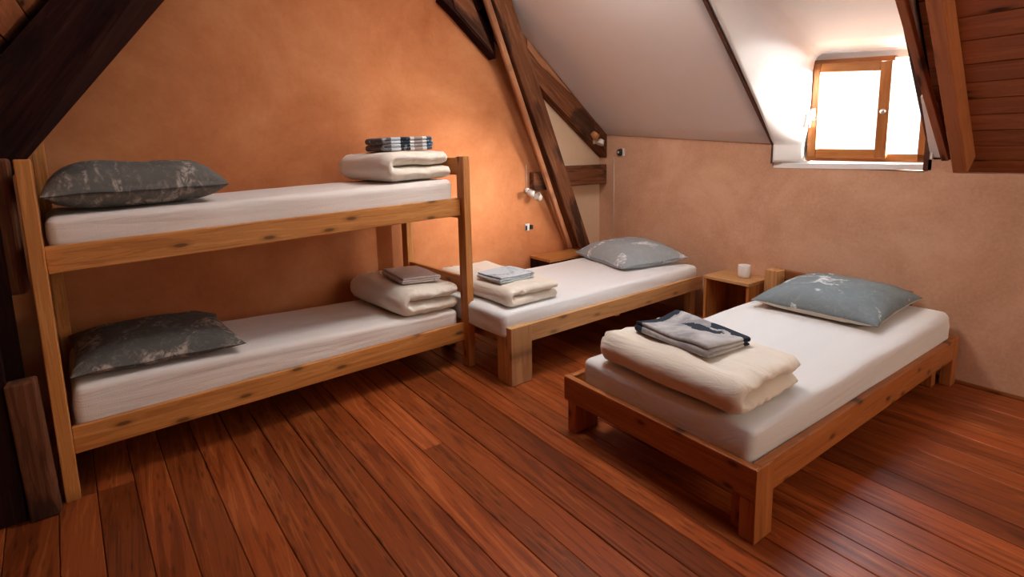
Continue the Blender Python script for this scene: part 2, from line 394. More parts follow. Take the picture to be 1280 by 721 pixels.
# white sloping ceiling between gable and dormer
def ceiling_white():
    t = 2.6
    G0, G1 = Vector((0, 0, 1.493)), Vector((-.86, 0, 2.204)); D0, D1 = Vector((0, -1.69, 1.366)), Vector((-.829, -1.69, 2.193))
    n, m = 24, 16; vs = []; fs = []
    for i in range(n+1):
        for j in range(m+1):
            vs.append((G0+(G1-G0)*(i/n*t)).lerp(D0+(D1-D0)*(i/n*t), j/m))
    for i in range(n):
        for j in range(m): fs.append((i*(m+1)+j, i*(m+1)+j+1, (i+1)*(m+1)+j+1, (i+1)*(m+1)+j))
    o = mesh('ceiling_white', vs, fs, M['white'], kind='structure', smooth=True)
    md = o.modifiers.new('thick', 'SOLIDIFY'); md.thickness = .03; md.offset = 0
ceiling_white()
# brown edge strips of the dormer opening
def strip(name, pts, y0, y1, th, mat):
    out = [(p[0], p[1]) for p in pts]; inn = []
    for i, p in enumerate(pts):
        a = Vector(pts[max(i-1, 0)]); b = Vector(pts[min(i+1, len(pts)-1)]); d = (b-a).normalized(); inn.append((p[0]-d.y*th*-1*-1, p[1]+d.x*th*-1*-1*-1*-1))
    poly = out + inn[::-1]
    return prism(name, poly, 'y', y0, y1, mat, kind='structure')
strip('trim_1', [(-.004, 1.222), (-.006, 1.362), (-.836, 2.19), (-1.4, 2.76)], -1.70, -1.682, .02, M['trim'])
strip('trim_2', [(-.004, 1.186), (-.008, 1.37), (-.555, 2.03), (-1.1, 2.69)], -2.585, -2.562, -.03, M['trim'])

# dormer lining: one smooth plaster shell from the sloping opening to the window
def dormer():
    O = [Vector((0, -1.692, 1.227)), Vector((0, -1.692, 1.366)), Vector((-.83, -1.692, 2.193)), Vector((-1.35, -1.692, 2.71)), Vector((-1.35, -1.8, 2.74)), Vector((-1.35, -2.575, 2.74))]
    to = [0, .1, .42, .60, .64, 1]
    Wd = [Vector((.05, -1.872, 1.235)), Vector((.05, -1.872, 1.36)), Vector((.05, -1.872, 1.82)), Vector((.05, -1.882, 1.89)), Vector((.05, -1.91, 1.93)), Vector((.05, -1.96, 1.955)), Vector((.05, -2.04, 1.962)), Vector((.05, -2.62, 1.90))]
    tw = [0, .1, .44, .49, .54, .59, .65, 1]
    def ev(P, T, t):
        for i in range(len(T)-1):
            if t <= T[i+1]+1e-9: return P[i].lerp(P[i+1], (t-T[i])/(T[i+1]-T[i]))
        return P[-1]
    nu, nv = 60, 14; vs = []; fs = []
    for i in range(nu+1):
        a, b = ev(O, to, i/nu), ev(Wd, tw, i/nu)
        for j in range(nv+1):
            s = j/nv; p = a.lerp(b, s)
            vs.append(p)
    for i in range(nu):
        for j in range(nv): fs.append((i*(nv+1)+j, (i+1)*(nv+1)+j, (i+1)*(nv+1)+j+1, i*(nv+1)+j+1))
    o = mesh('wall_dormer', vs, fs, M['white_bright'], kind='structure', smooth=True)
    md = o.modifiers.new('thick', 'SOLIDIFY'); md.thickness = .03; md.offset = -1
    # jamb, head and sill returning to the frame
    mesh('ceiling_dormer_head', [(.048, -1.872, 1.235), (.048, -1.872, 1.94), (.11, -1.872, 1.235), (.11, -1.872, 1.94), (.048, -2.6, 1.91), (.11, -2.6, 1.87), (.11, -1.872, 1.90)],
         [(0, 2, 3, 1), (1, 3, 5, 4)], M['white_bright'], kind='structure')
    prism('trim_3', [(-.004, -1.694), (.16, -1.86), (.16, -2.62), (-.004, -2.575)], 'z', 1.19, 1.222, M['white_bright'], kind='structure',
          )
    # right cheek of the dormer, seen only edge-on
    prism('wall_dormer_right', [(0, 1.19), (.16, 1.19), (.16, 2.1), (-1.35, 2.76), (-.555, 2.03), (0, 1.37)], 'y', -2.60, -2.585, M['white_bright'], kind='structure')
dormer()

# window
def window():
    w = bpy.data.objects.new('window_1', None); COL.objects.link(w); w['kind'] = 'structure'; w.location = (.085, -1.875, 1.235)
    f = M['frame']
    # fixed frame (local y runs to negative = right in view)
    board('frame_bottom', (.02, 0, .028), (.02, -.69, .018), .05, .05, f, w, side=(0, 0, 1))
    board('frame_right', (.02, -.655, .0), (.02, -.655, .60), .055, .05, f, w, side=(0, 1, 0))
    board('frame_left', (.03, -.012, .0), (.03, -.012, .64), .03, .04, f, w, side=(0, 1, 0))
    board('frame_top', (.03, 0, .648), (.03, -.475, .612), .03, .04, f, w, side=(0, 0, 1))
    # opening sash
    y0, y1 = -.012, -.478
    board('sash_stile', (-.012, y0-.03, .028), (-.012, y0-.03, .632), .058, .045, f, w, side=(0, 1, 0), r=.005)
    board('sash_stile', (-.012, y1+.032, .018), (-.012, y1+.032, .595), .064, .045, f, w, side=(0, 1, 0), r=.005)
    board('sash_rail', (-.012, y0-.058, .055), (-.012, y1+.062, .047), .056, .043, f, w, side=(0, 0, 1), r=.005)
    board('sash_rail', (-.012, y0-.058, .604), (-.012, y1+.062, .570), .056, .043, f, w, side=(0, 0, 1), r=.005)
    mesh('glass_pane', [(-.01, y0-.05, .07), (-.01, y1+.055, .062), (-.01, y1+.055, .555), (-.01, y0-.05, .59),
                        (-.006, y0-.05, .07), (-.006, y1+.055, .062), (-.006, y1+.055, .555), (-.006, y0-.05, .59)],
         [(0, 1, 2, 3), (7, 6, 5, 4), (0, 4, 5, 1), (1, 5, 6, 2), (2, 6, 7, 3), (3, 7, 4, 0)], M['glass'], w)
    mesh('glass_pane', [(.02, y1-.01, .04), (.02, -.64, .04), (.02, -.64, .60), (.02, y1-.01, .60),
                        (.024, y1-.01, .04), (.024, -.64, .04), (.024, -.64, .60), (.024, y1-.01, .60)],
         [(0, 1, 2, 3), (7, 6, 5, 4), (0, 4, 5, 1), (1, 5, 6, 2), (2, 6, 7, 3), (3, 7, 4, 0)], M['glass'], w)
    h = board('handle_plate', (-.037, y0-.028, .27), (-.037, y0-.028, .345), .028, .008, M['metal'], w, side=(0, 1, 0))
    h['label'] = 'metal handle plate'
    hl = board('handle', (-.062, y0-.028, .325), (-.064, y0-.020, .225), .017, .014, M['plastic'], w, side=(0, 1, 0), r=.004); hl['label'] = 'white lever handle'
    board('handle_neck', (-.035, y0-.028, .322), (-.06, y0-.028, .322), .014, .014, M['metal'], w, side=(0, 0, 1))
    lathe('stay_knob', [(0, .012), (.012, .012), (.016, .004), (.016, 0), (0, 0)], M['metal'], w, 16, Matrix.Translation((-.036, y1+.032, .30)) @ Matrix.Rotation(-pi/2, 4, 'Y'))
    for z in (.085, .585): board('hinge', (-.02, y0+.004, z-.022), (-.02, y0+.004, z+.022), .012, .012, M['black'], w, side=(0, 1, 0))
window()
# plaster filling above the fixed light, and the outer dormer front around the window
prism('wall_dormer_front', [(-1.79, 1.0), (-1.79, 2.2), (-2.75, 2.2), (-2.75, 1.0), (-2.53, 1.0), (-2.53, 1.84), (-2.36, 1.85), (-1.885, 1.885), (-1.885, 1.235), (-2.53, 1.21), (-2.53, 1.0)][0:0] or
      [(-1.72, 1.86), (-1.72, 2.3), (-2.7, 2.3), (-2.7, 1.84)], 'x', .112, .15, M['white_bright'], kind='structure')
prism('trim_5', [(-1.6, 1.0), (-1.6, 2.3), (-1.883, 2.3), (-1.883, 1.0)], 'x', .112, .15, M['white_bright'], kind='structure')

# boarded slope to the right of the dormer
def boarded_right():
    d = Vector((-.6, 0, .8)); nrm = Vector((.8, 0, .6))
    base = Vector((.02, 0, 1.174)) + nrm*.12 + d*-.10
    def pt(s, y, o=0): return base + d*s + Vector((0, y, 0)) + nrm*o
    L = 3.6
    vs = [pt(-.25, -2.56, .03), pt(-.25, YF, .03), pt(L, YF, .03), pt(L, -2.56, .03), pt(-.25, -2.56, .06), pt(-.25, YF, .06), pt(L, YF, .06), pt(L, -2.56, .06)]
    c = mesh('ceiling_right', vs, [(0, 1, 2, 3), (7, 6, 5, 4), (0, 4, 5, 1), (1, 5, 6, 2), (2, 6, 7, 3), (3, 7, 4, 0)], M['dark'], kind='structure')
    s = -.02; i = 0
    widths = [.115, .095, .105, .098, .10, .098, .105, .13, .125, .12]
    while s < L-.1:
        w = widths[i] if i < len(widths) else .12
        o = board('ceiling_plank', pt(s+w/2, -2.62, .012), pt(s+w/2, -4.6, .012), w-.004, .022, M['ceil_plank'], c, side=d, r=.003)
        board('ceiling_plank', pt(s+w/2, -4.602, .012), pt(s+w/2, YF+.02, .012), w-.004, .022, M['ceil_plank'], c, side=d, r=.003)
        s += w; i += 1
    # rafter: lower face proud of the boards
    r = thing('rafter', 'planed reddish rafter running up the boarded ceiling right of the window', 'rafter', (0, -2.732, 1.174))
    dd = Vector((-.613, 0, .79)).normalized(); nn = Vector((dd.z, 0, -dd.x))
    a = Vector((-.004, 0, .004)) + nn*.07
    board('beam', a, a+dd*3.1, .066, .14, M['rafter'], r, side=(0, 1, 0), r=.004)
    r2 = thing('edge_batten', 'narrow brown edge batten between the dormer lining and the ceiling boards', 'batten', (0, -2.64, 1.24))
    board('batten', (.035, -.02, .0), (-.62, .04, .785), .035, .05, M['ceil_plank'], r2, side=(0, 1, 0), r=.003)
    board('batten', (-.62, .04, .785), (-1.3, .10, 1.60), .035, .05, M['ceil_plank'], r2, side=(0, 1, 0), r=.003)
    prism('trim_4', [(.02, 1.26), (.07, 1.26), (.07, 1.45), (-.2, 1.60), (-.215, 1.585)], 'y', -2.635, -2.586, M['white_bright'], kind='structure')
boarded_right()

# boarded slope on the left, seen in the upper left corner
def boarded_left():
    d = Vector((1, 0, 1.335)).normalized(); nrm = Vector((-d.z, 0, d.x))
    def pt(s, y, o=0): return Vector((-4.8, 0, slopeL(-4.8))) + d*s + Vector((0, y, 0)) + nrm*o
    L = 3.75
    vs = [pt(0, 0, .03), pt(0, YF, .03), pt(L, YF, .03), pt(L, 0, .03), pt(0, 0, .06), pt(0, YF, .06), pt(L, YF, .06), pt(L, 0, .06)]
    c = mesh('ceiling_left', vs, [(0, 1, 2, 3), (7, 6, 5, 4), (0, 4, 5, 1), (1, 5, 6, 2), (2, 6, 7, 3), (3, 7, 4, 0)], M['dark'], kind='structure')
    s = 0
    while s < L-.05:
        w = random.choice((.11, .12, .125))
        board('ceiling_plank', pt(s+w/2, -.01, .012), pt(s+w/2, -3.3, .012), w-.004, .022, M['ceil_plank'], c, side=d, r=.003)
        board('ceiling_plank', pt(s+w/2, -3.303, .012), pt(s+w/2, YF+.02, .012), w-.004, .022, M['ceil_plank'], c, side=d, r=.003)
        s += w
boarded_left()

# ------------------------------------------------------------------ old timber frame
def timbers():
    t = thing('roof_truss', 'dark leaning oak truss posts with rafter and tie against the gable wall', 'beam', (-.5, -.08, .44))
    ox, oz = .5, -.44
    def P(l): return [(x+ox, z+oz) for x, z in l]
    Y = .08
    # narrow strut with its lit look painted in, and the wide strut beside it
    def strut(bl, br, tl, tr, dep, ext, mat):
        V = [Vector(p)+Vector((ox, Y, oz)) for p in (bl, br, tr, tl)]
        V[2] = V[1]+(V[2]-V[1])*ext; V[3] = V[0]+(V[3]-V[0])*ext
        x = (V[3]-V[0]).normalized(); y = Vector((0, 1, 0)); z = x.cross(y).normalized(); y = z.cross(x)
        Mx = Matrix((x, y, z)).transposed().to_4x4(); Mx.translation = V[0]; inv = Mx.inverted()
        W8 = V + [v+Vector((0, dep, 0)) for v in V]
        o = mesh('strut', [inv @ v for v in W8], [(0, 1, 2, 3), (7, 6, 5, 4), (0, 4, 5, 1), (1, 5, 6, 2), (2, 6, 7, 3), (3, 7, 4, 0)], mat, t)
        bm = bmesh.new(); bm.from_mesh(o.data); bmesh.ops.bevel(bm, geom=bm.edges[:], offset=.006, segments=1, affect='EDGES'); bm.to_mesh(o.data); bm.free()
        o.matrix_local = Mx
    strut((-.487, -.10, .462), (-.437, -.10, .453), (-1.425, -.25, 2.433), (-1.375, -.25, 2.442), .035, 1.12, M['beam_lit_split'])
    strut((-.388, -.14, .455), (-.242, -.14, .437), (-1.37, -.28, 2.435), (-1.20, -.28, 2.46), .10, 1.12, M['beam'])
    oriented('rafter', P([(-.006, 1.487), (-1.25, 2.515), (-1.39, 2.38), (-.75, 1.83), (-.006, 1.262)]), -.10+Y, -.004+Y, M['beam'], t)
    # paler split face along the rafter's upper edge
    oriented('split_edge', P([(-.46, 1.83), (-.93, 2.235), (-.93, 2.17), (-.80, 2.04)]), -.108+Y, -.098+Y, M['beam_lit_split'], t)
    box('tie', (-.62+ox, -.10+Y, 1.02+oz), (-.004+ox, -.02+Y, 1.2+oz), M['beam'], t, r=.008)
    box('tie_end', (-.86+ox, -.075+Y, 1.0+oz), (-.55+ox, -.012+Y, 1.16+oz), M['beam'], t, r=.008)
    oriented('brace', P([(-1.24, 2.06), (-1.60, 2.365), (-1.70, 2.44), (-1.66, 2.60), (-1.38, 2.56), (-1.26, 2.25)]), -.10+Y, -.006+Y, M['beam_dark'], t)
    oriented('brace_face', P([(-1.27, 2.10), (-1.60, 2.385), (-1.62, 2.52), (-1.49, 2.54)]), -.112+Y, -.099+Y, M['beam'], t)
    l = thing('wooden_plinth', 'low boxed wooden ledge carrying the truss foot behind the far bed', 'ledge', (-.86, -.005, 0))
    box('top_board', (0, -.27, .405), (.86, 0, .428), M['pine'], l)
    box('front_board', (.01, -.265, 0), (.86, -.245, .405), M['beam_dark'], l)
    box('end_board', (0, -.265, 0), (.02, -.005, .405), M['beam_dark'], l)
    # big slanting beam at upper left
    b = thing('roof_beam', 'massive near-black slanting roof beam crossing the upper left corner', 'beam', (-3.9, -.8, 1.5))
    ox2, oz2 = 3.9, -1.5
    F = [(-4.16, 1.139), (-3.2, 2.593), (-3.4, 2.581), (-4.3, 1.38)]
    B = [(-4.28, 1.137), (-3.2, 2.452), (-3.33, 2.56), (-4.33, 1.38)]
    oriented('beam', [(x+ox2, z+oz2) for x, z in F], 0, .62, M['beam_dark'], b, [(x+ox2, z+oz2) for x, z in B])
    p = thing('timber_post', 'rough dark old timber post standing left of the bunk bed', 'post', (-4.07, -1.1, 0))
    board('lower_post', (.01, .025, 0), (-.005, .03, .545), .088, .07, M['beam'], p, side=(1, 0, 0), r=.008)
    board('upper_post', (-.04, .21, .84), (-.04, .21, 1.36), .15, .09, M['beam'], p, side=(1, 0, 0), r=.012)
    board('core', (-.06, .15, .02), (-.06, .15, 1.25), .10, .05, M['beam_dark'], p, side=(1, 0, 0), r=.008)
timbers()

# ------------------------------------------------------------------ soft furnishings
def mattress(name, label, loc, yaw, lx, ly, h, mat, taper=None, seed=0, sag=.004):
    vs, fs = rbox_data(lx/2, ly/2, h/2, min(.036, h*.4), 46, 20, 3, 4)
    out = []
    for p in vs:
        x, y, z = p; z += h/2
        tz = z/h
        if taper: z = z*(taper[0] + (taper[1]-taper[0])*(x/lx+.5))
        w = nz(x*.5, y*2.2, z*2, 3.0, seed)*.5 + nz(x, y, z, 6, seed+5)*.3
        z += w*sag*2*tz
        side = max(0, abs(y)/(ly/2)-.85)/.15
        y += (nz(x*.6, 0, z*9, 4, seed+9)*.010)*(1 if y > 0 else -1)*side
        end = max(0, abs(x)/(lx/2)-.95)/.05
        x += nz(0, y*1.2, z*9, 4, seed+3)*.008*end*(1 if x > 0 else -1)
        out.append((x, y, z))
    o = mesh(name, out, fs, mat, smooth=True)
    o.location = loc; o.rotation_euler = (0, 0, yaw)
    return tag(o, label, 'mattress', 'mattresses')
def pillow(name, label, loc, rot, a, b, h, mat, under=None, seed=0, floor=.0, pinch=.07, full=2.6, group='pillows on the beds'):
    n, m = 44, 40
    def surf(sign):
        vs = []
        for i in range(n+1):
            for j in range(m+1):
                u = -1+2*i/n; v = -1+2*j/m
                u = math.copysign(1-(1-abs(u))**1.35, u); v = math.copysign(1-(1-abs(v))**1.35, v)
                x = a*u*(1-pinch*(1-v*v)*abs(u)**2); y = b*v*(1-pinch*(1-u*u)*abs(v)**2)
                prof = max(0, (1-abs(u)**full)*(1-abs(v)**full))**.52
                z = h*prof*(.62 if sign > 0 else -.38)
                rad = max(abs(u), abs(v))
                wr = nz(x, y, 0, 4, seed)*.014*h/.15*prof + nz(x*1.4, y*3.2, 0, 6, seed+2)*.010*prof
                # creases running in from the corners and edges
                ang = math.atan2(v, u); wr += .006*sin(ang*17+3*nz(x, y, 0, 4, seed+4))*prof*max(0, rad-.35)
                if sign > 0: z += wr
                else: z = max(z, -floor) if floor else z
                ez = .008*nz(x, y, 0, 7, seed+8)*(rad**6)
                vs.append((x, y, z+ez))
        return vs
    top, bot = surf(1), surf(-1)
    def idx(i, j): return i*(m+1)+j
    fs = [(idx(i, j), idx(i+1, j), idx(i+1, j+1), idx(i, j+1)) for i in range(n) for j in range(m)]
    if under is None:
        vs = top+bot; k = len(top)
        f2 = [(k+f[3], k+f[2], k+f[1], k+f[0]) for f in fs]
        o = mesh(name, vs, fs+f2, mat, smooth=True)
        bm = bmesh.new(); bm.from_mesh(o.data); bmesh.ops.remove_doubles(bm, verts=bm.verts, dist=2e-4); bm.to_mesh(o.data); bm.free()
        tag(o, label, 'pillow', group)
    else:
        o = thing(name, label, 'pillow', group=group)
        t = mesh('pillow_cover', top, fs, mat, o, smooth=True); md = t.modifiers.new('thick', 'SOLIDIFY'); md.thickness = .006; md.offset = 1
        u = mesh('pillow_underside', bot, [f[::-1] for f in fs], under, o, smooth=True); u['label'] = 'cream underside of the pillow'
    o.location = loc; o.rotation_euler = rot
    return o
def folded(name, label, cat, loc, yaw, lx, ly, t, n, mat, seed=0, group=None, gap=.06, endround=.05, wob=.006, tilt=(0, 0), bands=None, puck=.0):
    """cloth folded n times: a ribbon that snakes in X-Z, lofted along Y, each layer rounding off at its ends"""
    path = []
    R = t/2
    ns = 12
    for k in range(n):
        z = t*(k+.5); xs = [R + (lx-2*R)*i/ns for i in range(ns+1)]
        if k % 2 == 0: xs = xs[::-1]
        path += [(x, z, k) for x in xs]
        if k < n-1:
            cx = R if k % 2 == 0 else lx-R
            for i in range(1, 8):
                a = -pi/2 + pi*i/8; s = -1 if k % 2 == 0 else 1
                path.append((cx + s*R*cos(a), t*(k+1) + R*sin(a), k))
    L = len(path)
    nor = []
    for i in range(L):
        p, q = path[max(i-1, 0)], path[min(i+1, L-1)]
        d = Vector((q[0]-p[0], q[1]-p[1])).normalized(); nor.append(Vector((-d.y, d.x)))
    my = 36; rings = []; vs = []
    for j in range(my+1):
        yn = -1+2*j/my; yn = math.copysign(1-(1-abs(yn))**1.6, yn)
        e = min(1, (1-abs(yn))*ly/2/endround); s = max(.12, sqrt(max(0, 1-(1-e)**2)))
        hw = (.5-gap/2)*t*s; y = yn*ly/2
        ring = []
        def put(c, nn, w, ex=0):
            x, z = c[0]+nn.x*w, c[1]+nn.y*w
            edge = 1-e
            dz = nz(x*1.2, y, z*.5, 5, seed)*wob*(z/(n*t)) + puck*nz(x*2.5, y*.4, z, 22, seed+3)*edge*(1 if z > 0 else 0)
            dy = nz(x, 0, c[2]*3.3, 4, seed+6)*.02*(t/.065)*(1 if y > 0 else -1)*(abs(yn)**4)
            dx = nz(0, y, c[2]*2.1, 4, seed+1)*.012*(t/.065)
            zz = max(0.0005, z+dz)
            ring.append((x+dx - lx/2, y+dy, zz))
        for i in range(L): put(path[i], nor[i], hw)
        # end cap
        d = Vector((nor[-1].y, -nor[-1].x))
        for a in (pi/4, pi/2, 3*pi/4): put(path[-1], nor[-1]*cos(a)+d*sin(a), hw)
        for i in reversed(range(L)): put(path[i], -nor[i], hw)
        d = Vector((-nor[0].y, nor[0].x))
        for a in (pi/4, pi/2, 3*pi/4): put(path[0], -nor[0]*cos(a)+d*sin(a), hw)
        rings.append(len(vs)); vs += ring
    K = len(vs)//(my+1); fs = []
    for j in range(my):
        for k in range(K): fs.append((j*K+k, j*K+(k+1) % K, (j+1)*K+(k+1) % K, (j+1)*K+k))
    fs += [tuple(range(K)), tuple(range(my*K, (my+1)*K))]
    mats = mat if isinstance(mat, list) else [mat]
    o = mesh(name, vs, fs, mats, smooth=True)
    if bands:
        for p in o.data.polygons:
            if bands(p.center): p.material_index = 1
    o.location = loc; o.rotation_euler = (tilt[0], tilt[1], yaw)
    return tag(o, label, cat, group)

# ------------------------------------------------------------------ bunk bed
BX, BY, BA = -1.967, -.884, .0769
def bunk_pt(x, y, z): return (BX + x*cos(BA) - y*sin(BA), BY + x*sin(BA) + y*cos(BA), z)
def bunk():
    b = thing('bunk_bed', 'two-tier pine bunk bed against the orange gable wall', 'bed', (BX, BY, 0), BA)
    m = M['pine']; pw, pd = .048, .077; D = .80; xr = -.025
    for nm, x0, y0, h in (('post', -2.045, 0, 1.355), ('post', xr-pw, 0, 1.32), ('post', -2.008, D-pd, 1.43), ('post', xr-pw, D-pd, 1.36)):
        board(nm, (x0+pw/2, y0+pd/2, 0), (x0+pw/2, y0+pd/2, h), pd, pw, m, b, side=(0, 1, 0), r=.004)
    a, c = -1.997, xr-pw
    for y in (.058, D-.06):
        board('side_rail', (a, y, .969), (c, y, 1.016), .107, .028, m, b, r=.004)
        board('side_rail', (a, y, .229), (c, y, .224), .112, .028, m, b, r=.004)
    for x in (-2.022, xr-.024):
        for z, w in ((1.26, .105), (.99, .10), (.52, .105), (.23, .10)):
            board('end_rail', (x, pd, z), (x, D-pd, z+(.0 if x > -1 else .03)), w, .026, m, b, r=.004)
    for z0, z1 in ((.925, .965), (.185, .18)):                   # slats carrying the mattresses
        for i in range(12):
            x = a+.08+(c-a-.16)*i/11; zz = z0+(z1-z0)*i/11
            board('bed_slat', (x, .072, zz), (x, D-.074, zz), .018, .07, M['pine_pale'], b, side=(0, 0, 1), r=.002)
bunk()
def on_bunk(o, x, y, z, ya=0, tilt=0):
    o.location = bunk_pt(x, y, z); o.rotation_euler = (0, tilt, BA+ya)
    return o
o = mattress('mattress', 'white sheeted mattress on the upper tier of the bunk bed', (0, 0, 0), 0, 1.895, .64, .19, M['sheet'], (.98, .98), 1)
on_bunk(o, -1.035, .405, .968, 0, -.031)
o = mattress('mattress', 'white sheeted mattress on the lower tier of the bunk bed', (0, 0, 0), 0, 1.895, .64, .21, M['sheet'], (1.17, .78), 2)
on_bunk(o, -1.035, .405, .196)
o = pillow('pillow', 'plump dark grey printed pillow on the upper bunk', (0, 0, 0), (0, 0, 0), .335, .28, .20, M['pil_dark'], seed=1, pinch=.04, full=3.6)
on_bunk(o, -1.655, .40, 1.215, .0, -.02)
o = pillow('pillow', 'flat charcoal printed pillow on the lower bunk', (0, 0, 0), (0, 0, 0), .33, .33, .14, M['pil_low'], seed=2)
on_bunk(o, -1.65, .41, .470, .0, .04)
G = 'folded cream duvets on the beds'
o = folded('folded_duvet', 'folded cream duvet on the upper bunk under a striped towel', 'duvet', (0, 0, 0), 0, .43, .64, .088, 2, M['duvet'], 1, G, puck=.016, wob=.014, endround=.09)
on_bunk(o, -.285, .43, 1.184, 0, -.022)
o = folded('folded_duvet', 'folded cream duvet on the lower bunk under a mauve grey towel', 'duvet', (0, 0, 0), 0, .40, .70, .086, 2, M['duvet'], 2, G, puck=.016, wob=.012, endround=.08)
on_bunk(o, -.275, .43, .371, .03, .042)
G2 = 'folded towels on the duvets'
o = folded('folded_towel', 'thick striped blue, white and black folded towel on the upper bunk duvet', 'towel', (0, 0, 0), 0, .34, .24, .02, 4, M['tow_stripe'], 3, G2, endround=.012, wob=.008)
on_bunk(o, -.27, .40, 1.362, 0, -.02)
o = folded('folded_towel', 'plain mauve grey folded towel on the lower bunk duvet', 'towel', (0, 0, 0), 0, .25, .36, .013, 3, M['tow_mauve'], 4, G2, endround=.01, wob=.008)
on_bunk(o, -.255, .37, .549, -.12, .042)

# ------------------------------------------------------------------ the two low beds
def bed_far():
    b = thing('single_bed', 'low pale pine bed in the far corner beside the bunk bed', 'bed', (-.078, -1.217, 0), .0393)
    m = M['pine_pale']
    L, D = 1.925, .93
    board('side_rail', (-L+.14, .018, .292), (0, .018, .292), .105, .03, m, b, r=.004)
    board('side_rail', (-L+.02, D-.02, .27), (0, D-.02, .27), .10, .03, m, b, r=.004)
    board('end_rail', (-L+.12, .13, .22), (-L+.12, D-.04, .22), .11, .03, m, b, r=.004)
    board('end_rail', (-.02, .03, .27), (-.02, D-.03, .27), .10, .03, m, b, r=.004)
    # thick foot post of two planks, and slim head legs
    box('leg', (-L, 0, 0), (-L+.154, .068, .346), m, b, r=.004)
    box('leg', (-L, .069, 0), (-L+.154, .137, .346), m, b, r=.004)
    box('leg', (-.12, .035, 0), (-.05, .09, .24), m, b, r=.004)
    box('leg', (-.12, D-.10, 0), (-.05, D-.035, .24), m, b, r=.004)
    box('leg', (-L+.06, D-.12, 0), (-L+.13, D-.04, .17), m, b, r=.004)
    for i in range(12):
        x = -L+.2+(L-.3)*i/11
        board('bed_slat', (x, .034, .262), (x, D-.036, .262), .018, .07, m, b, side=(0, 0, 1), r=.002)
    box('support_block', (-1.0, .034, .215), (-.95, .06, .253), m, b, r=.003)
bed_far()
m2 = mattress('mattress', 'white sheeted mattress on the pale pine bed in the far corner', (-.078, -1.217, 0), 0, 1.93, .86, .15, M['sheet2'], None, 3)
def far_pt(x, y, z): a = .0393; return (-.078 + x*cos(a)-y*sin(a), -1.217 + x*sin(a)+y*cos(a), z)
m2.location = far_pt(-.98, .468, .274); m2.rotation_euler = (0, 0, .0393)
pillow('pillow', 'slate blue printed pillow on the bed in the far corner', (-.36, -.70, .472), (.0, -.04, -.22), .31, .36, .20, M['pil_blue'], seed=3, pinch=.06)
o = folded('folded_duvet', 'folded cream duvet on the far bed partly behind the bunk post', 'duvet', (-1.735, -.775, .421), 0.02, .39, .82, .062, 2, M['duvet'], 5, G, puck=.016, wob=.010)
o = folded('folded_towel', 'pale blue patterned folded towel on the far bed duvet', 'towel', (-1.775, -.93, .547), .06, .27, .25, .013, 3, M['tow_blue'], 6, G2, endround=.01, wob=.008)

NX, NY, NA = -.0175, -2.807, -.006
def near_pt(x, y, z): return (NX + x*cos(NA)-y*sin(NA), NY + x*sin(NA)+y*cos(NA), z)
def bed_near():
    b = thing('single_bed', 'low reddish pine bed in the foreground with its head to the plaster wall', 'bed', (NX, NY, 0), NA)
    m = M['pine_near']; L, D, H = 2.061, .972, .2745
    board('foot_rail', (-L+.016, 0, .2155), (-L+.016, D, .2155), .118, .032, m, b, r=.004)
    board('side_rail', (-L+.033, .016, .2155), (-.075, .016, .2155), .118, .032, m, b, r=.004)
    board('side_rail', (-L+.033, D-.016, .2155), (-.03, D-.016, .2155), .118, .032, m, b, r=.004)
    board('head_rail', (-.045, .035, .2155), (-.045, D-.035, .2155), .118, .03, m, b, r=.004)
    box('leg', (-L+.001, .001, 0), (-L+.11, .055, .155), m, b, r=.004)
    board('leg_face', (-L+.055, -.002, 0), (-L+.055, -.002, .273), .112, .006, m, b, r=.002, side=(1, 0, 0))
    box('leg', (-L+.034, .055, 0), (-L+.10, .105, .155), m, b, r=.004)
    box('leg', (-L+.012, D-.07, 0), (-L+.16, D-.014, .155), m, b, r=.004)
    box('leg', (-.075, .0, 0), (-.0, .055, .2745), m, b, r=.004)
    box('leg', (-.17, .06, 0), (-.11, .11, .155), m, b, r=.004)
    p = board('head_post', (-.11, D+.03, 0), (-.11, D+.03, .50), .09, .10, M['pine_pale'], b, r=.004, side=(0, 1, 0)); p['label'] = 'taller pale post at the head'
    board('headboard', (-.05, D+.07, .445), (-.05, .22, .445), .10, .025, M['pine_red'], b, r=.004)
    for i in range(13):
        x = -L+.1+(L-.24)*i/12
        board('bed_slat', (x, .034, .21), (x, D-.034, .21), .018, .07, M['pine_pale'], b, side=(0, 0, 1), r=.002)
bed_near()
m3 = mattress('mattress', 'white sheeted mattress on the reddish pine bed in the foreground', (0, 0, 0), 0, 1.985, .845, .175, M['sheet3'], (.94, 1.13), 4)
m3.location = near_pt(-1.037, .456, .2195); m3.rotation_euler = (0, 0, NA)
pillow('pillow', 'slate grey pillow with white print and cream underside on the foreground bed', (-.425, -2.325, .462), (.0, -.035, .03), .335, .325, .17, M['pil_slate'], M['under'], seed=6, pinch=.05)
o = folded('folded_duvet', 'thick folded cream duvet on the foot of the foreground bed', 'duvet', (-1.80, -2.36, .392), -.02, .43, .70, .072, 2, M['duvet'], 8, G, puck=.022, wob=.016, endround=.075)
o = folded('folded_towel', 'light grey towel with navy bands on the foreground bed duvet', 'towel', (-1.79, -2.32, .537), -.08, .26, .40, .016, 3, M['tow_band'], 9, G2, endround=.016, wob=.024)

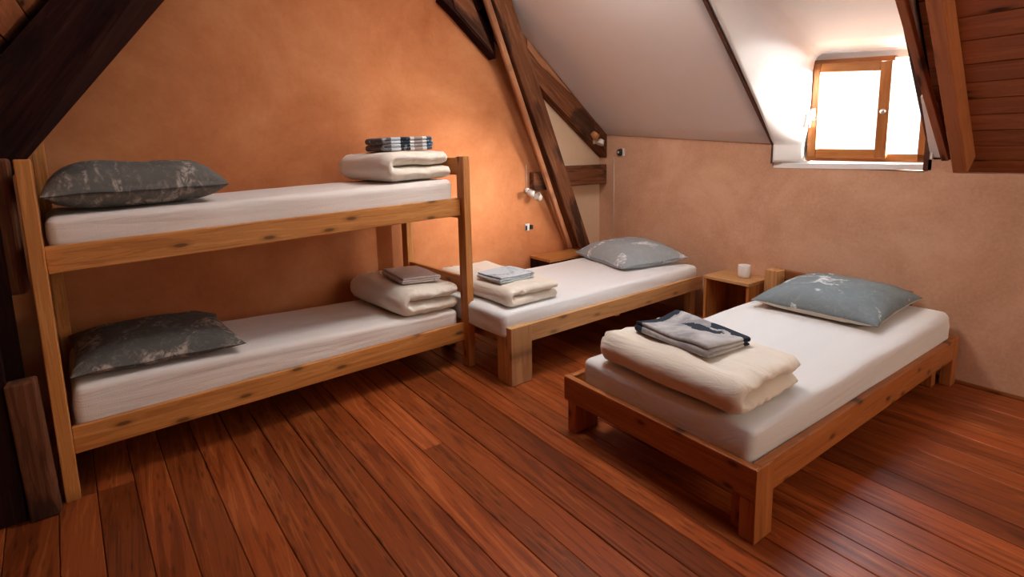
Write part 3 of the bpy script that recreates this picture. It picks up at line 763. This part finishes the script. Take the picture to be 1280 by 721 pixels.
# ------------------------------------------------------------------ night stand and mug
def nightstand():
    s = thing('night_stand', 'small open pine night stand between the two low beds', 'table', (-.008, -1.545, 0))
    m = M['pine']; h = .41
    box('top', (-.295, -.18, h-.022), (0, .18, h), M['pine_pale'], s)  # paler wood on the top stands in for direct window light
    box('side_panel', (-.285, .155, 0), (-.005, .177, h-.022), m, s)
    box('side_panel', (-.285, -.177, 0), (-.005, -.155, h-.022), m, s)
    box('back_panel', (-.03, -.154, .05), (-.012, .154, h-.022), M['pine_red'], s)
    box('shelf', (-.28, -.154, .08), (-.031, .154, .1), M['pine_red'], s)
nightstand()
g = thing('mug', 'white straight-sided ceramic cup on the pine night stand', 'cup', (-.155, -1.60, .411))
lathe('body', [(0, .0), (.030, .0), (.038, .004), (.0415, .02), (.043, .088), (.042, .091), (.0395, .089), (.038, .03), (.03, .012), (0, .01)], M['mug'], g, 40)
lathe('drink', [(0, .072), (.0385, .072), (.0385, .070), (0, .070)], M['mug_in'], g, 32)

# ------------------------------------------------------------------ small wall fittings
def fittings():
    w = thing('wall_lamp', 'small pale reading lamp clamped by the truss post above a socket', 'lamp', (-.90, -.002, .97))
    lathe('base', [(0, .03), (.022, .03), (.026, .02), (.026, 0), (0, 0)], M['plastic'], w, 20, Matrix.Translation((.015, 0, .03)) @ Matrix.Rotation(pi/2, 4, 'X'))
    tube('arm', [(.015, -.02, .03), (.015, -.06, .045), (.03, -.09, .03)], .006, M['metal'], w)
    lathe('shade', [(.014, .05), (.026, .045), (.036, .0), (.034, .0), (.024, .04), (0, .046)], M['cream_plastic'], w, 24,
          Matrix.Translation((.05, -.10, -.01)) @ Matrix.Rotation(2.2, 4, 'Y'))
    lathe('shade', [(.012, .045), (.024, .04), (.032, .0), (.03, .0), (.022, .036), (0, .04)], M['plastic'], w, 24,
          Matrix.Translation((-.005, -.085, .0)) @ Matrix.Rotation(.5, 4, 'X'))
    tube('cord', [(.012, -.006, .05), (.012, -.006, .25)], .0025, M['plastic'], w, 6)
    s = thing('wall_socket', 'small square socket low on the orange wall beside the truss', 'socket', (-.874, -.001, .683))
    box('plate', (-.036, -.009, -.03), (.012, 0, .03), M['plastic'], s, r=.002)
    box('rocker', (-.034, -.014, -.026), (-.018, -.009, .014), M['black'], s, r=.002)
    box('plug', (.0125, -.03, -.02), (.036, 0, .018), M['black'], s, r=.005)
    t = thing('thermostat', 'round dark dial on the tan plaster wall near the corner', 'thermostat', (-.001, -.268, 1.31))
    lathe('dial', [(0, .03), (.022, .03), (.028, .024), (.033, .0), (0, 0)], M['black'], t, 28, Matrix.Translation((0, 0, 0)) @ Matrix.Rotation(-pi/2, 4, 'Y'))
    lathe('cap', [(0, .006), (.009, .005), (.011, 0), (0, 0)], M['plastic'], t, 16, Matrix.Translation((-.0305, 0, .0)) @ Matrix.Rotation(-pi/2, 4, 'Y'))
    box('back_plate', (-.016, -.052, -.034), (0, -.0345, .034), M['plastic'], t, r=.002)
    c = tube('cable', [(-.003, -.19, 1.265), (-.003, -.188, 1.0), (-.003, -.19, .75), (-.003, -.187, .56)], .003, M['cream_plastic'], None, 6)
    tag(c, 'thin pale cable running down the plaster beside the round dial', 'cable')
    l = thing('beam_lamp', 'small cream and orange spot lamp fixed to the foot of the rafter', 'lamp', (-.16, -.101, 1.40))
    box('bracket', (-.03, -.012, -.01), (.03, 0, .03), M['cream_plastic'], l, r=.003)
    lathe('shade', [(.014, .06), (.024, .055), (.034, 0), (.032, 0), (.022, .05), (0, .055)], M['amber'], l, 24, Matrix.Translation((-.035, -.05, .05)) @ Matrix.Rotation(-.9, 4, 'Y'))
    lathe('shade', [(.014, .05), (.026, .045), (.036, 0), (.034, 0), (.024, .04), (0, .046)], M['cream_plastic'], l, 24, Matrix.Translation((.012, -.05, -.015)) @ Matrix.Rotation(.5, 4, 'Y'))
    tube('arm', [(0, -.012, .01), (0, -.03, .02), (-.02, -.05, .06)], .005, M['cream_plastic'], l)
fittings()
